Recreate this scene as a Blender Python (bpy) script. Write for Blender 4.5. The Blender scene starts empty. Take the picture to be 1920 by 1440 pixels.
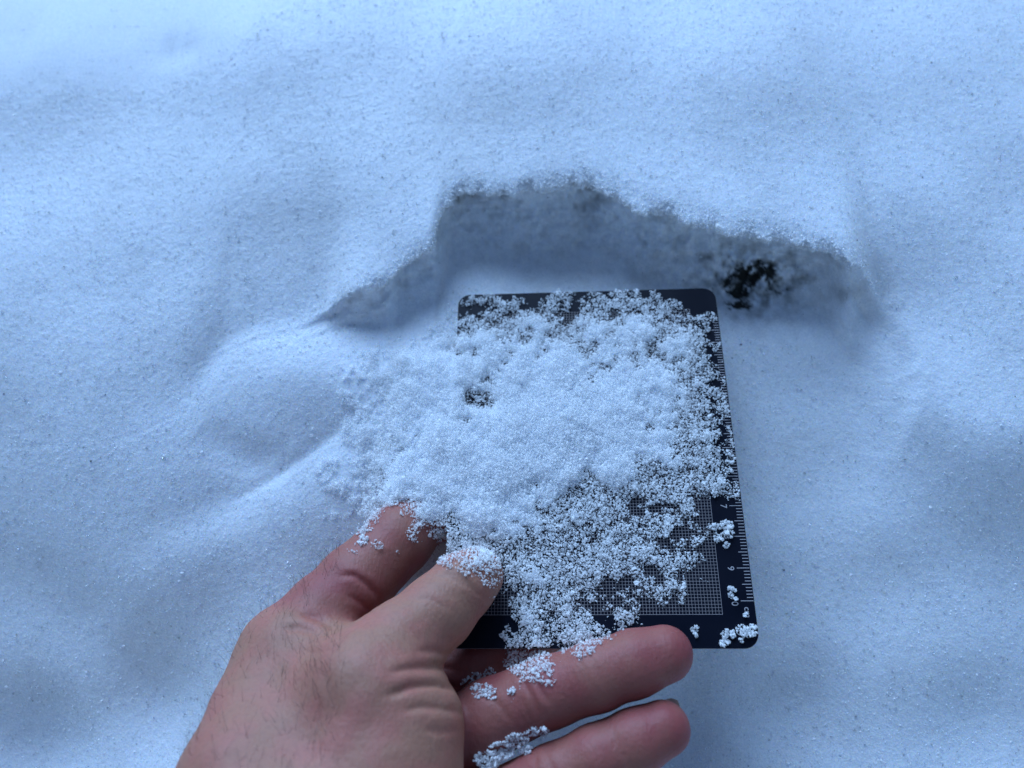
import bpy, math, random
import numpy as np
from mathutils import Matrix, Vector

sc = bpy.context.scene
MM = 0.001

# ------------------------------------------------------------------ camera
F_PX = 1400.0                                   # focal length in pixels of a 1920 wide picture
def rot(rx, ry, rz):
    a = np.array([[1, 0, 0], [0, math.cos(rx), -math.sin(rx)], [0, math.sin(rx), math.cos(rx)]])
    b = np.array([[math.cos(ry), 0, math.sin(ry)], [0, 1, 0], [-math.sin(ry), 0, math.cos(ry)]])
    c = np.array([[math.cos(rz), -math.sin(rz), 0], [math.sin(rz), math.cos(rz), 0], [0, 0, 1]])
    return c @ b @ a
CR = rot(-0.436, -0.060, 0.021)                 # world -> camera
CARD_OFF = np.array([48.0, -51.4, 0.0])         # tick "10" at the card's right edge, seen from the card's middle
CAM = np.array([-59.218, -36.786, 240.385]) + CARD_OFF
cam_d = bpy.data.cameras.new('camera')
cam = bpy.data.objects.new('camera', cam_d)
sc.collection.objects.link(cam)
cam_d.sensor_width = 36.0
cam_d.lens = F_PX / 1920 * 36
cam_d.clip_start = 0.01
cam_d.clip_end = 500.0
M = np.eye(4); M[:3, :3] = CR.T; M[:3, 3] = CAM * MM
cam.matrix_world = Matrix(M.tolist())
cam_d.dof.use_dof = True
cam_d.dof.focus_distance = 0.236
cam_d.dof.aperture_fstop = 8.2
sc.camera = cam

# ------------------------------------------------------------------ light
SUN_EL, SUN_AZ = math.radians(34), math.radians(-17)    # azimuth from +Y towards +X
world = bpy.data.worlds.new('World'); sc.world = world
world.use_nodes = True
wn = world.node_tree.nodes; wl = world.node_tree.links
sky = wn.new('ShaderNodeTexSky'); sky.sky_type = 'NISHITA'
sky.sun_disc = False
sky.sun_elevation = SUN_EL; sky.sun_rotation = SUN_AZ
sky.air_density = 1.0; sky.dust_density = 0.2; sky.ozone_density = 3.5
bg = wn['Background']; bg.inputs['Strength'].default_value = 0.055
wl.new(sky.outputs[0], bg.inputs[0])
sun_d = bpy.data.lights.new('sun', 'SUN'); sun_d.energy = 2.3; sun_d.angle = math.radians(42)
sun_d.color = (0.405, 0.64, 1.0)     # open shade: the light is the bright part of a clear sky
sun = bpy.data.objects.new('sun', sun_d); sc.collection.objects.link(sun)
d = Vector((math.sin(SUN_AZ) * math.cos(SUN_EL), math.cos(SUN_AZ) * math.cos(SUN_EL), math.sin(SUN_EL)))
sun.rotation_euler = d.to_track_quat('Z', 'Y').to_euler()
sun.location = d * 2

vs = sc.view_settings
vs.view_transform = 'Standard'; vs.look = 'None'; vs.gamma = 1.0; vs.use_curve_mapping = False
vs.exposure = 1.05
sc.render.engine = 'CYCLES'
cy = sc.cycles
cy.max_bounces = 28; cy.diffuse_bounces = 18; cy.glossy_bounces = 4; cy.transmission_bounces = 18; cy.transparent_max_bounces = 32
cy.caustics_reflective = True; cy.caustics_refractive = True
cy.use_denoising = True; cy.denoiser = 'OPENIMAGEDENOISE'; cy.denoising_input_passes = 'RGB_ALBEDO_NORMAL'; cy.denoising_prefilter = 'ACCURATE'
cy.sample_clamp_indirect = 6.0

# ------------------------------------------------------------------ numeric helpers
rng = np.random.default_rng(7)
random.seed(7)
def px2w(px, py, z):
    """point (mm) at height z on the line of sight of a picture point"""
    dcam = np.array([(px - 960) / F_PX, -(py - 720) / F_PX, -1.0])
    dw = CR.T @ dcam
    t = (z - CAM[2]) / dw[2]
    return CAM + t * dw
def w2px(P):
    C = (np.asarray(P) - CAM) @ CR.T
    return 960 + F_PX * C[..., 0] / -C[..., 2], 720 - F_PX * C[..., 1] / -C[..., 2]
def depth(P):
    return -((np.asarray(P) - CAM) @ CR.T)[..., 2]
def _hash(ix, iy, iz, seed):
    h = (ix.astype(np.uint32) * np.uint32(374761393) + iy.astype(np.uint32) * np.uint32(668265263)
         + iz.astype(np.uint32) * np.uint32(2147483647 - 58) + np.uint32(seed * 974711 + 13))
    h = (h ^ (h >> np.uint32(13))) * np.uint32(1274126177)
    h = (h ^ (h >> np.uint32(16))) * np.uint32(2246822519)
    h = h ^ (h >> np.uint32(15))
    return h.astype(np.float32) * np.float32(2.0 / 4294967295.0) - np.float32(1)
def noise(P, scale, seed=0):
    """smooth value noise in [-1,1]; P (N,3) mm, one cell = scale mm"""
    Q = (np.asarray(P, dtype=np.float32) + np.float32(10000.37)) / np.float32(scale)
    i = np.floor(Q).astype(np.int64); f = (Q - i).astype(np.float32)
    f = f * f * f * (f * (f * 6 - 15) + 10)
    x, y, z = i[..., 0], i[..., 1], i[..., 2]
    fx, fy, fz = f[..., 0], f[..., 1], f[..., 2]
    def L(a, b, t): return a + (b - a) * t
    h = lambda a, b, c: _hash(x + a, y + b, z + c, seed)
    return L(L(L(h(0,0,0), h(1,0,0), fx), L(h(0,1,0), h(1,1,0), fx), fy),
             L(L(h(0,0,1), h(1,0,1), fx), L(h(0,1,1), h(1,1,1), fx), fy), fz)
def fbm(P, scale, octs=3, seed=0, gain=0.5):
    v = 0; a = 1; t = 0
    for o in range(octs):
        v = v + a * noise(P, scale / 2 ** o, seed + o * 17); t += a; a *= gain
    return v / t
def sstep(a, b, x):
    t = np.clip((x - a) / (b - a), 0, 1); return t * t * (3 - 2 * t)
def field(ctrl, X, Y, soft=9.0, p=1.6):
    """smooth blend of control heights (px, py, z)"""
    W = 0; V = 0
    for (px, py, z) in ctrl:
        q = px2w(px, py, z)
        w = 1.0 / ((X - q[0]) ** 2 + (Y - q[1]) ** 2 + soft ** 2) ** p
        W = W + w; V = V + w * z
    return V / W
def polydist(X, Y, pts):
    """distance to a polyline and position along it (0..1)"""
    best = np.full(np.shape(X), 1e9); par = np.zeros(np.shape(X)); n = len(pts) - 1
    for k in range(n):
        ax, ay = pts[k][:2]; bx, by = pts[k + 1][:2]
        dx, dy = bx - ax, by - ay; l2 = dx * dx + dy * dy + 1e-9
        t = np.clip(((X - ax) * dx + (Y - ay) * dy) / l2, 0, 1)
        d = np.hypot(X - ax - t * dx, Y - ay - t * dy)
        m = d < best
        best = np.where(m, d, best); par = np.where(m, (k + t) / n, par)
    return best, par
def mesh_np(name, V, Fq, mats, smooth=True, attrs=None, parent=None, tri=False):
    me = bpy.data.meshes.new(name)
    V = np.asarray(V, dtype=np.float32); Fq = np.asarray(Fq, dtype=np.int32)
    k = Fq.shape[1]
    me.vertices.add(len(V)); me.vertices.foreach_set('co', V.ravel())
    me.loops.add(Fq.size); me.loops.foreach_set('vertex_index', Fq.ravel())
    me.polygons.add(len(Fq))
    me.polygons.foreach_set('loop_start', np.arange(0, Fq.size, k, dtype=np.int32))
    me.polygons.foreach_set('loop_total', np.full(len(Fq), k, dtype=np.int32))
    me.polygons.foreach_set('use_smooth', np.full(len(Fq), smooth, dtype=bool))
    for an, av in (attrs or {}).items():
        a = me.attributes.new(an, 'FLOAT', 'POINT'); a.data.foreach_set('value', np.asarray(av, dtype=np.float32))
    me.update(calc_edges=True)
    for m in (mats if isinstance(mats, (list, tuple)) else [mats]): me.materials.append(m)
    o = bpy.data.objects.new(name, me); sc.collection.objects.link(o)
    if parent: o.parent = parent
    return o
def tag(o, label=None, cat=None, group=None, kind=None):
    if label: o['label'] = label
    if cat: o['category'] = cat
    if group: o['group'] = group
    if kind: o['kind'] = kind
    return o
def vnormals(V, F):
    n = np.zeros_like(V)
    a, b, c, dd = (V[F[:, i]] for i in range(4))
    fn = np.cross(c - a, dd - b)
    for i in range(4):
        for ax in range(3):
            n[:, ax] += np.bincount(F[:, i], fn[:, ax], len(V))
    return n / (np.linalg.norm(n, axis=1, keepdims=True) + 1e-12)

# ------------------------------------------------------------------ materials
def new_mat(name):
    m = bpy.data.materials.new(name); m.use_nodes = True
    nt = m.node_tree; b = nt.nodes['Principled BSDF']
    return m, nt, b
def N(nt, typ, **kw):
    n = nt.nodes.new(typ)
    for k, v in kw.items():
        if k.startswith('i_'): n.inputs[k[2:].replace('_', ' ')].default_value = v
        else: setattr(n, k, v)
    return n
def mix_col(nt, fac, a, b):
    n = nt.nodes.new('ShaderNodeMix'); n.data_type = 'RGBA'
    for sock, v in ((n.inputs[0], fac), (n.inputs[6], a), (n.inputs[7], b)):
        if isinstance(v, (int, float)): sock.default_value = v
        elif isinstance(v, tuple): sock.default_value = (*v, 1) if len(v) == 3 else v
        else: nt.links.new(v, sock)
    return n.outputs[2]
def ramp(nt, src, p0, p1, v0=0.0, v1=1.0):
    n = nt.nodes.new('ShaderNodeMapRange'); n.interpolation_type = 'SMOOTHSTEP'
    nt.links.new(src, n.inputs[0])
    for i, v in zip((1, 2, 3, 4), (p0, p1, v0, v1)): n.inputs[i].default_value = v
    return n.outputs[0]

def snow_material():
    m, nt, b = new_mat('snow')
    tc = N(nt, 'ShaderNodeTexCoord')
    at = N(nt, 'ShaderNodeAttribute', attribute_name='dirt')  # dirt, and the shade painted into the hollow
    fine = N(nt, 'ShaderNodeTexNoise'); fine.inputs['Scale'].default_value = 1500; fine.inputs['Detail'].default_value = 3
    nt.links.new(tc.outputs['Object'], fine.inputs['Vector'])
    big = N(nt, 'ShaderNodeTexNoise'); big.inputs['Scale'].default_value = 22; big.inputs['Detail'].default_value = 4
    nt.links.new(tc.outputs['Object'], big.inputs['Vector'])
    col = mix_col(nt, ramp(nt, fine.outputs[0], 0.35, 0.7), (0.74, 0.78, 0.83), (0.88, 0.90, 0.93))
    col = mix_col(nt, ramp(nt, big.outputs[0], 0.45, 0.75, 0.0, 0.16), col, (0.74, 0.73, 0.72))
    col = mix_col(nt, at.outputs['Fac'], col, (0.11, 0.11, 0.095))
    a2 = N(nt, 'ShaderNodeAttribute', attribute_name='soil')
    col = mix_col(nt, a2.outputs['Fac'], col, (0.012, 0.014, 0.011))
    nt.links.new(col, b.inputs['Base Color'])
    b.inputs['Roughness'].default_value = 0.5
    b.inputs['IOR'].default_value = 1.31
    b.inputs['Subsurface Weight'].default_value = 0.8
    b.inputs['Subsurface Radius'].default_value = (0.8, 1.0, 1.3)
    b.inputs['Subsurface Scale'].default_value = 0.0022
    vo = N(nt, 'ShaderNodeTexVoronoi'); vo.inputs['Scale'].default_value = 1500
    nt.links.new(tc.outputs['Object'], vo.inputs['Vector'])
    bm = N(nt, 'ShaderNodeBump'); bm.inputs['Strength'].default_value = 0.45; bm.inputs['Distance'].default_value = 0.0003
    nt.links.new(vo.outputs['Distance'], bm.inputs['Height']); nt.links.new(bm.outputs[0], b.inputs['Normal'])
    return m
def ice_material(name, clear, rough, col):
    """melt grains a few tenths of a millimetre across: milky, glossy, partly see-through"""
    m, nt, b = new_mat(name)
    b.inputs['Base Color'].default_value = (*col, 1)
    b.inputs['Roughness'].default_value = rough
    b.inputs['IOR'].default_value = 1.31
    tr = N(nt, 'ShaderNodeBsdfTransparent')
    mx = N(nt, 'ShaderNodeMixShader'); mx.inputs[0].default_value = clear
    nt.links.new(b.outputs[0], mx.inputs[1]); nt.links.new(tr.outputs[0], mx.inputs[2])
    nt.links.new(mx.outputs[0], nt.nodes['Material Output'].inputs['Surface'])
    return m
SNOW = snow_material()
ICE = ice_material('ice_grain', 0.58, 0.07, (0.985, 0.992, 0.998))
GLINT = ice_material('surface_grain', 0.42, 0.05, (0.97, 0.98, 0.99))

def card_material():
    m, nt, b = new_mat('black_anodised')
    tc = N(nt, 'ShaderNodeTexCoord')
    n = N(nt, 'ShaderNodeTexNoise'); n.inputs['Scale'].default_value = 60; n.inputs['Detail'].default_value = 6
    nt.links.new(tc.outputs['Object'], n.inputs['Vector'])
    nt.links.new(mix_col(nt, n.outputs[0], (0.0018, 0.0030, 0.0085), (0.0030, 0.0046, 0.0125)), b.inputs['Base Color'])
    nt.links.new(ramp(nt, n.outputs[0], 0.3, 0.7, 0.36, 0.5), b.inputs['Roughness'])
    b.inputs['Specular IOR Level'].default_value = 0.12
    return m
CARD = card_material()
def plain(name, col, rough=0.6):
    m, nt, b = new_mat(name)
    tc = N(nt, 'ShaderNodeTexCoord')
    n = N(nt, 'ShaderNodeTexNoise'); n.inputs['Scale'].default_value = 400; n.inputs['Detail'].default_value = 3
    nt.links.new(tc.outputs['Object'], n.inputs['Vector'])
    nt.links.new(mix_col(nt, n.outputs[0], tuple(c * 0.75 for c in col), tuple(min(1, c * 1.2) for c in col)), b.inputs['Base Color'])
    b.inputs['Roughness'].default_value = rough
    return m
PRINT = plain('grey_print', (0.40, 0.37, 0.38))
GRIDP = plain('faint_grid_print', (0.26, 0.23, 0.23))
EDGE = plain('bare_metal_edge', (0.30, 0.29, 0.28), 0.4)
SOIL = plain('dark_soil', (0.022, 0.024, 0.018), 0.9)
SPECK = plain('dark_speck', (0.03, 0.028, 0.025), 0.9)
HAIR = plain('dark_hair', (0.035, 0.025, 0.02), 0.5)
NAIL = plain('nail_keratin', (0.55, 0.40, 0.34), 0.35)

def skin_material():
    m, nt, b = new_mat('skin')
    tc = N(nt, 'ShaderNodeTexCoord')
    at = N(nt, 'ShaderNodeAttribute', attribute_name='red')
    mo = N(nt, 'ShaderNodeTexNoise'); mo.inputs['Scale'].default_value = 110; mo.inputs['Detail'].default_value = 5
    nt.links.new(tc.outputs['Object'], mo.inputs['Vector'])
    mo2 = N(nt, 'ShaderNodeTexNoise'); mo2.inputs['Scale'].default_value = 900; mo2.inputs['Detail'].default_value = 4
    nt.links.new(tc.outputs['Object'], mo2.inputs['Vector'])
    tan = mix_col(nt, ramp(nt, mo.outputs[0], 0.35, 0.7), (0.345, 0.160, 0.106), (0.39, 0.145, 0.108))
    red = mix_col(nt, ramp(nt, mo.outputs[0], 0.35, 0.7), (0.29, 0.074, 0.066), (0.265, 0.050, 0.054))
    col = mix_col(nt, at.outputs['Fac'], tan, red)
    col = mix_col(nt, ramp(nt, mo2.outputs[0], 0.4, 0.75, 0.0, 0.25), col, (0.20, 0.085, 0.07))
    nt.links.new(col, b.inputs['Base Color'])
    b.inputs['Roughness'].default_value = 0.55
    b.inputs['Specular IOR Level'].default_value = 0.32
    b.inputs['Subsurface Weight'].default_value = 0.25
    b.inputs['Subsurface Radius'].default_value = (1.0, 0.35, 0.2)
    b.inputs['Subsurface Scale'].default_value = 0.0015
    mp = N(nt, 'ShaderNodeMapping'); mp.inputs['Rotation'].default_value = (0, 0, 0.75); mp.inputs['Scale'].default_value = (1, 0.3, 1)
    ln = N(nt, 'ShaderNodeTexNoise'); ln.inputs['Scale'].default_value = 1300; ln.inputs['Detail'].default_value = 3
    nt.links.new(tc.outputs['Object'], mp.inputs[0]); nt.links.new(mp.outputs[0], ln.inputs['Vector'])
    ad = N(nt, 'ShaderNodeMath', operation='ADD')
    nt.links.new(ln.outputs[0], ad.inputs[0]); nt.links.new(mo2.outputs[0], ad.inputs[1])
    bm = N(nt, 'ShaderNodeBump'); bm.inputs['Strength'].default_value = 0.5; bm.inputs['Distance'].default_value = 0.00028
    nt.links.new(ad.outputs[0], bm.inputs['Height']); nt.links.new(bm.outputs[0], b.inputs['Normal'])
    return m
SKIN = skin_material()

# ------------------------------------------------------------------ snow ground
LIP = [(150,800),(250,770),(320,735),(360,690),(400,632),(470,606),(560,585),(612,560),(640,548),(690,538),(722,540),(748,496),(808,476),
       (824,425),(836,388),(870,368),(960,376),(1030,366),(1090,350),(1140,368),(1200,396),(1290,414),(1380,432),(1480,450),
       (1560,470),(1632,496),(1690,528),(1760,560),(1860,600)]
LIPS = [(150,0),(380,.0),(430,.04),(560,.03),(600,.05),(640,.26),(700,.45),(760,.75),(840,1),(1300,1),(1500,.85),(1570,.6),(1620,.32),(1650,.1),(1690,0)]
TOPC = [(100,80,22),(500,80,24),(960,80,27),(1400,80,25),(1780,80,20),(1900,200,14),(60,400,12),(250,350,14),(450,300,17),(700,300,19),(960,330,16),(1300,370,14),
        (1600,430,12),(1760,330,12),(1900,420,1),(1850,560,1),(550,500,8),(350,550,7),(150,620,6),(1780,700,0),(1880,800,0),(200,750,4),(820,360,15),(640,480,9)]
FLRC = [(560,680,1),(450,650,1),(380,720,1),(720,620,-5),(770,600,-7),(640,600,0),(830,580,-9),(1000,515,-17),(1250,505,-17),(1120,560,-17),(1400,600,-16),(1550,600,-12),(1450,750,-23),(1600,780,-20),(1400,700,-21),(1420,850,-29),(1550,900,-30),
        (1450,950,-35),(1700,930,-22),(1450,1150,-42),(1500,1350,-54),(1650,1150,-38),(1800,1150,-30),(1850,1400,-46),(1250,1400,-54),(1000,1300,-48),
        (700,720,0),(800,700,1.2),(840,760,1),(820,830,1.2),(720,820,1),(770,650,0),(850,650,-1),(850,900,1),(340,955,-4.5),(450,905,-4),(550,845,-3),(640,790,-2),(300,1040,-5),(450,1000,-4.5),(600,930,-3),(690,900,-2),
        (500,1060,-14),(400,1150,-27),(300,1300,-43),(100,1200,-27),(100,950,-9),(20,1150,-24),(60,1400,-50),(620,1090,-26),(760,1010,-24),(100,780,4),(250,820,2),(1000,800,-12),(1050,1000,-22),(1200,700,-11),(960,640,-10)]
lw = np.array([px2w(a, b, 9.0) for a, b in LIP])
XL, XR = -272.0, 214.0
xs_d = np.arange(XL, XR, 0.52)
g = 0.44 * np.cumsum(1.28 ** np.arange(1, 46)); g = g[g < 40000]
XS = np.concatenate([(XL - g)[::-1], xs_d, xs_d[-1] + g])
sx = np.clip(XS, lw[0, 0], lw[-1, 0])
ye = np.interp(sx, lw[:, 0], lw[:, 1])
ker = np.exp(-np.linspace(-2, 2, 9) ** 2); ker /= ker.sum()
ye = np.convolve(np.pad(ye, 4, mode='edge'), ker, 'valid')
lipx = np.array([px2w(p[0], np.interp(p[0], [a for a, _ in LIP], [b for _, b in LIP]), 9.0)[0] for p in LIPS])
ls = np.interp(XS, lipx, [p[1] for p in LIPS]); ls = np.convolve(np.pad(ls, 20, mode='edge'), np.hanning(43)[1:-1] / np.hanning(43).sum(), 'valid')
P1 = np.stack([XS, XS * 0, XS * 0], 1)
jag = (fbm(P1, 11, 2, 3) * 3.6 + fbm(P1, 3.2, 3, 5) * 3.0) * (0.25 + 0.75 * np.clip(ls * 1.4, 0, 1))
jag[(XS < XL) | (XS > XR)] = 0
# rows: top part, rolled lip profile, floor part
t_top = np.arange(0.35, 150, 0.45); gt = 0.42 * np.cumsum(1.28 ** np.arange(1, 46)); t_top = np.concatenate([t_top, t_top[-1] + gt[gt < 40000]])
LB = 29.0
u = np.linspace(0, 1, 110)
t_fl = np.arange(0.42, 190, 0.47); t_fl = np.concatenate([t_fl, t_fl[-1] + gt[gt < 40000]])
cu = [0, .05, .11, .19, .28, .38, .52, .68, .84, 1]
cyy = [0, -.9, -.6, 2.5, 5.5, 6.5, 4.5, -2, -12, -LB]
cz = [0, -.035, -.11, -.17, -.25, -.38, -.60, -.80, -.94, -1]
def sm(v):
    w = np.interp(np.linspace(0, 1, 330), cu, v)
    w = np.convolve(np.pad(w, 12, mode='edge'), np.ones(25) / 25, 'valid')
    w[0] = v[0]; w[-1] = v[-1]
    return np.interp(u, np.linspace(0, 1, 330), w)
py_, pz_ = sm(cyy), sm(cz)
LBc = 9 + (LB - 9) * np.maximum(sstep(.3, .95, ls), sstep(20, 60, XS))
lsw = np.convolve(np.pad(sstep(0.0, 0.35, ls), 20, mode='edge'), np.hanning(43)[1:-1] / np.hanning(43).sum(), 'valid')
def calm(X, Y):                                   # where the crust has no rim, crust and floor share one height
    return (1 - lsw) * np.exp(-(np.maximum(np.abs(Y - (ye - 0.5 * LBc)) - 0.5 * LBc, 0) / 38) ** 2)
def Ztop(X, Y):
    q = calm(X, Y)
    return field(TOPC, X, Y, 34, 1.7) * (1 - q) + (field(TOPC + FLRC, X, Y, 30, 1.7) + feats(X, Y) - 0.15 * fall(Y)) * q
valley = [tuple(px2w(a, b, -4)[:2]) for a, b in ((230,990),(340,950),(450,905),(550,850),(640,792),(700,750))]
crease = [tuple(px2w(a, b, 3)[:2]) for a, b in ((330,745),(360,690),(410,634),(470,606),(545,592))]
redge = [tuple(px2w(a, b, -8)[:2]) for a, b in ((1625,495),(1662,545),(1690,610),(1716,660),(1728,740),(1715,830))]
groove2 = [tuple(px2w(a, b, -4)[:2]) for a, b in ((370,800),(450,850),(540,840))]
mA = px2w(560, 690, 2); dent = px2w(320, 85, 22); hole = px2w(1415, 525, -14); mR = px2w(1480, 620, -8)
def fall(Y):                                          # bank steepened towards the photographer, an added tilt that darkens the near snow
    t = np.clip((25 - Y) / 22, -30, 8); return 22 * np.log1p(np.exp(t))
def feats(X, Y):
    d, p = polydist(X, Y, valley)
    z = -2.0 * np.exp(-(d / 9.0) ** 2) * np.sin(np.clip(p, 0.02, 1) * math.pi) ** 0.6
    z = z - 0.8 * np.exp(-(d / 2.6) ** 2) * np.sin(np.clip((p - .3) / .7, 0.0, 1) * math.pi) ** 0.6
    d, p = polydist(X, Y, crease)
    z = z - 0.9 * np.exp(-(d / 6) ** 2) * np.sin(np.clip(0.1 + p * 0.8, 0, 1) * math.pi)
    d, p = polydist(X, Y, groove2)
    z = z - 2.0 * np.exp(-(d / 7.0) ** 2) * np.sin(np.clip(p, 0, 1) * math.pi)
    z = z + 3.4 * np.exp(-(((X - mA[0]) / 25) ** 2 + ((Y - mA[1]) / 16) ** 2))
    d, p = polydist(X, Y, redge)                      # the broken right side of the hollow
    xe = np.interp(Y, [q_[1] for q_ in redge[::-1]], [q_[0] for q_ in redge[::-1]])
    en = 1.6 * fbm(np.stack([X * 0, Y, X * 0], -1), 9, 3, 131)
    ins_ = 1 - sstep(-4.5, 3.0, X - xe - en)
    z = z - 2.8 * ins_ * np.exp(-(np.maximum(xe - X, 0) / 13) ** 2) * np.sin(np.clip(0.08 + 0.92 * p, 0, 1) * math.pi) ** 0.7 * (d < 40)
    z = z + 2.5 * np.exp(-(((X - mR[0]) / 20) ** 2 + ((Y - mR[1]) / 14) ** 2))
    z = z - 5 * np.exp(-(((X - hole[0]) / 13) ** 2 + ((Y - hole[1] - 2) / 8) ** 2))
    return z
def Zfl(X, Y):
    q = calm(X, Y)
    return field(FLRC, X, Y, 25, 1.7) * (1 - q) + field(TOPC + FLRC, X, Y, 30, 1.7) * q + feats(X, Y) - 0.15 * fall(Y)
nx = len(XS)
rowsX, rowsY, rowsZ = [], [], []
Yt = ye[None, :] + t_top[::-1, None] + jag[None, :] * np.exp(-(t_top[::-1, None] / 3.0) ** 2)
Xt = np.broadcast_to(XS[None, :], Yt.shape)
Zt = Ztop(Xt, Yt) - 0.9 * np.exp(-(((Xt - dent[0]) / 13) ** 2 + ((Yt - dent[1]) / 9) ** 2))
zt0 = Ztop(XS, ye + jag); Yend = ye - LBc; zf0 = Zfl(XS, Yend)
# the rim of the crust dips a little and gets thin towards the opening
Zt = Zt - (2.2 * np.exp(-(t_top[::-1, None] / 5.0)) * ls[None, :])
zt0 = zt0 - 2.2 * ls
ov = sstep(.3, .65, ls)
Yp = ye[None, :] + ov[None, :] * np.where(py_[:, None] < 0, py_[:, None] * (LBc / LB)[None, :], py_[:, None]) + (1 - ov[None, :]) * (-LBc[None, :] * u[:, None]) + jag[None, :] * (1 - u[:, None]) ** 6
us = u
zf = -(ls[None, :] * pz_[:, None] + (1 - ls[None, :]) * -us[:, None])
Zp = zt0[None, :] * (1 - zf) + zf * zf0[None, :]
Xp = np.broadcast_to(XS[None, :], Yp.shape)
blend = sstep(0.62, 1.0, u)[:, None]
Zfp = Zfl(Xp, Yp)
Zp = Zp * (1 - blend) + blend * Zfp
wc = (1 - lsw)[None, :] * sstep(0, .3, u)[:, None]
Zp = Zp * (1 - wc) + Zfp * wc
Yf = Yend[None, :] - t_fl[:, None]; Xf = np.broadcast_to(XS[None, :], Yf.shape)
Zf = Zfl(Xf, Yf)
GX = np.concatenate([Xt, Xp, Xf]); GY = np.concatenate([Yt, Yp, Yf]); GZ = np.concatenate([Zt, Zp, Zf])
ny = GX.shape[0]
G = np.stack([GX, GY, GZ], -1)
near = ((GX > XL) & (GX < XR) & (GY < 300) & (GY > -220)).astype(float)
def gnorm(G):
    a = np.gradient(G, axis=1); b = np.gradient(G, axis=0)
    n = np.cross(b, a); n /= np.linalg.norm(n, axis=-1, keepdims=True) + 1e-12
    return n
Nn = gnorm(G)
if Nn[200, nx // 2, 2] < 0: Nn = -Nn
P = G.reshape(-1, 3)
inl = np.concatenate([np.zeros(len(t_top)), np.sin(np.clip(u * 1.1, 0, 1) * math.pi) ** 0.7, np.zeros(len(t_fl))])[:, None] * ls[None, :]
disp = (fbm(P, 45, 2, 11) * 0.35 + fbm(P, 9, 2, 21) * 0.07 + fbm(P, 3.0, 2, 31) * 0.07 + noise(P, 1.05, 41) * 0.085 + noise(P, .62, 42) * .04)
disp = disp + inl.ravel() * (fbm(P, 7, 3, 51, .65) * 3.0)
_px, _py = w2px(P); disp = disp - 2.6 * np.exp(-(((_px - 1408) / 85) ** 2 + ((_py - 520) / 50) ** 2)) * (0.6 + 1.2 * fbm(P, 3.2, 4, 81, .7))
G = G + Nn * (disp.reshape(ny, nx, 1) * near[..., None])
V = G.reshape(-1, 3)
ppx, ppy = w2px(V)
# dirt: grime mixed with painted shade inside the hollow, plain dirt next to its rim and in a few spots seen in the photograph
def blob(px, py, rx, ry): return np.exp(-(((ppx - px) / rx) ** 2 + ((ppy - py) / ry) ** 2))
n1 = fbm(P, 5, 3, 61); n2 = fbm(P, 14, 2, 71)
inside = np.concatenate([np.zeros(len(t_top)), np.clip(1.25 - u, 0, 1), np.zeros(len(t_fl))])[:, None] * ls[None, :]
dirt = inside.ravel() * np.clip(0.07 + 0.50 * n1 + 0.35 * fbm(P, 2.2, 2, 66), 0, 0.7)  # mottled grime plus the hollow's shade put into the colour, strongest under the rim
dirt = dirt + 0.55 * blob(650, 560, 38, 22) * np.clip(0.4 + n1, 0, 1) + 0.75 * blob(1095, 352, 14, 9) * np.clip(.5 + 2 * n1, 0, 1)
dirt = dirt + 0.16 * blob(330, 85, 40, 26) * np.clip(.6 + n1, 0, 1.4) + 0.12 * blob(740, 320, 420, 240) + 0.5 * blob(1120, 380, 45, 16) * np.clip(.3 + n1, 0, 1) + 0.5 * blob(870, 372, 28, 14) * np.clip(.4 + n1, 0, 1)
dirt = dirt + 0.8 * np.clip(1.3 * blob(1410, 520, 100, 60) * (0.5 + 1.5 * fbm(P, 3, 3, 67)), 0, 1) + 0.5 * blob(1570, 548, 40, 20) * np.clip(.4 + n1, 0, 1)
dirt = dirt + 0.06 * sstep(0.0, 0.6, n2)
idx = np.arange(ny * nx).reshape(ny, nx)
Fq = np.stack([idx[:-1, :-1], idx[1:, :-1], idx[1:, 1:], idx[:-1, 1:]], -1).reshape(-1, 4)
hm = sum(w_ * blob(*q_) for w_, q_ in ((1.15, (1374,528,34,21)), (1.1, (1414,503,34,24)), (.95, (1448,517,27,18)), (.95, (1396,549,54,15)), (1.05, (1382,574,52,10)), (.6, (1468,546,28,9)), (.5, (1372,490,16,20))))
hm = np.clip(hm, 0, 1.15) * (0.72 + 1.1 * fbm(P, 3.2, 4, 81, .7))
soil = sstep(0.42, 0.92, hm + 0.3 * fbm(P, 1.4, 2, 86))
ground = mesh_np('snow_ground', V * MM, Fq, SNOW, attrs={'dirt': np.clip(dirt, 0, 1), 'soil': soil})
tag(ground, kind='structure')
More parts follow.
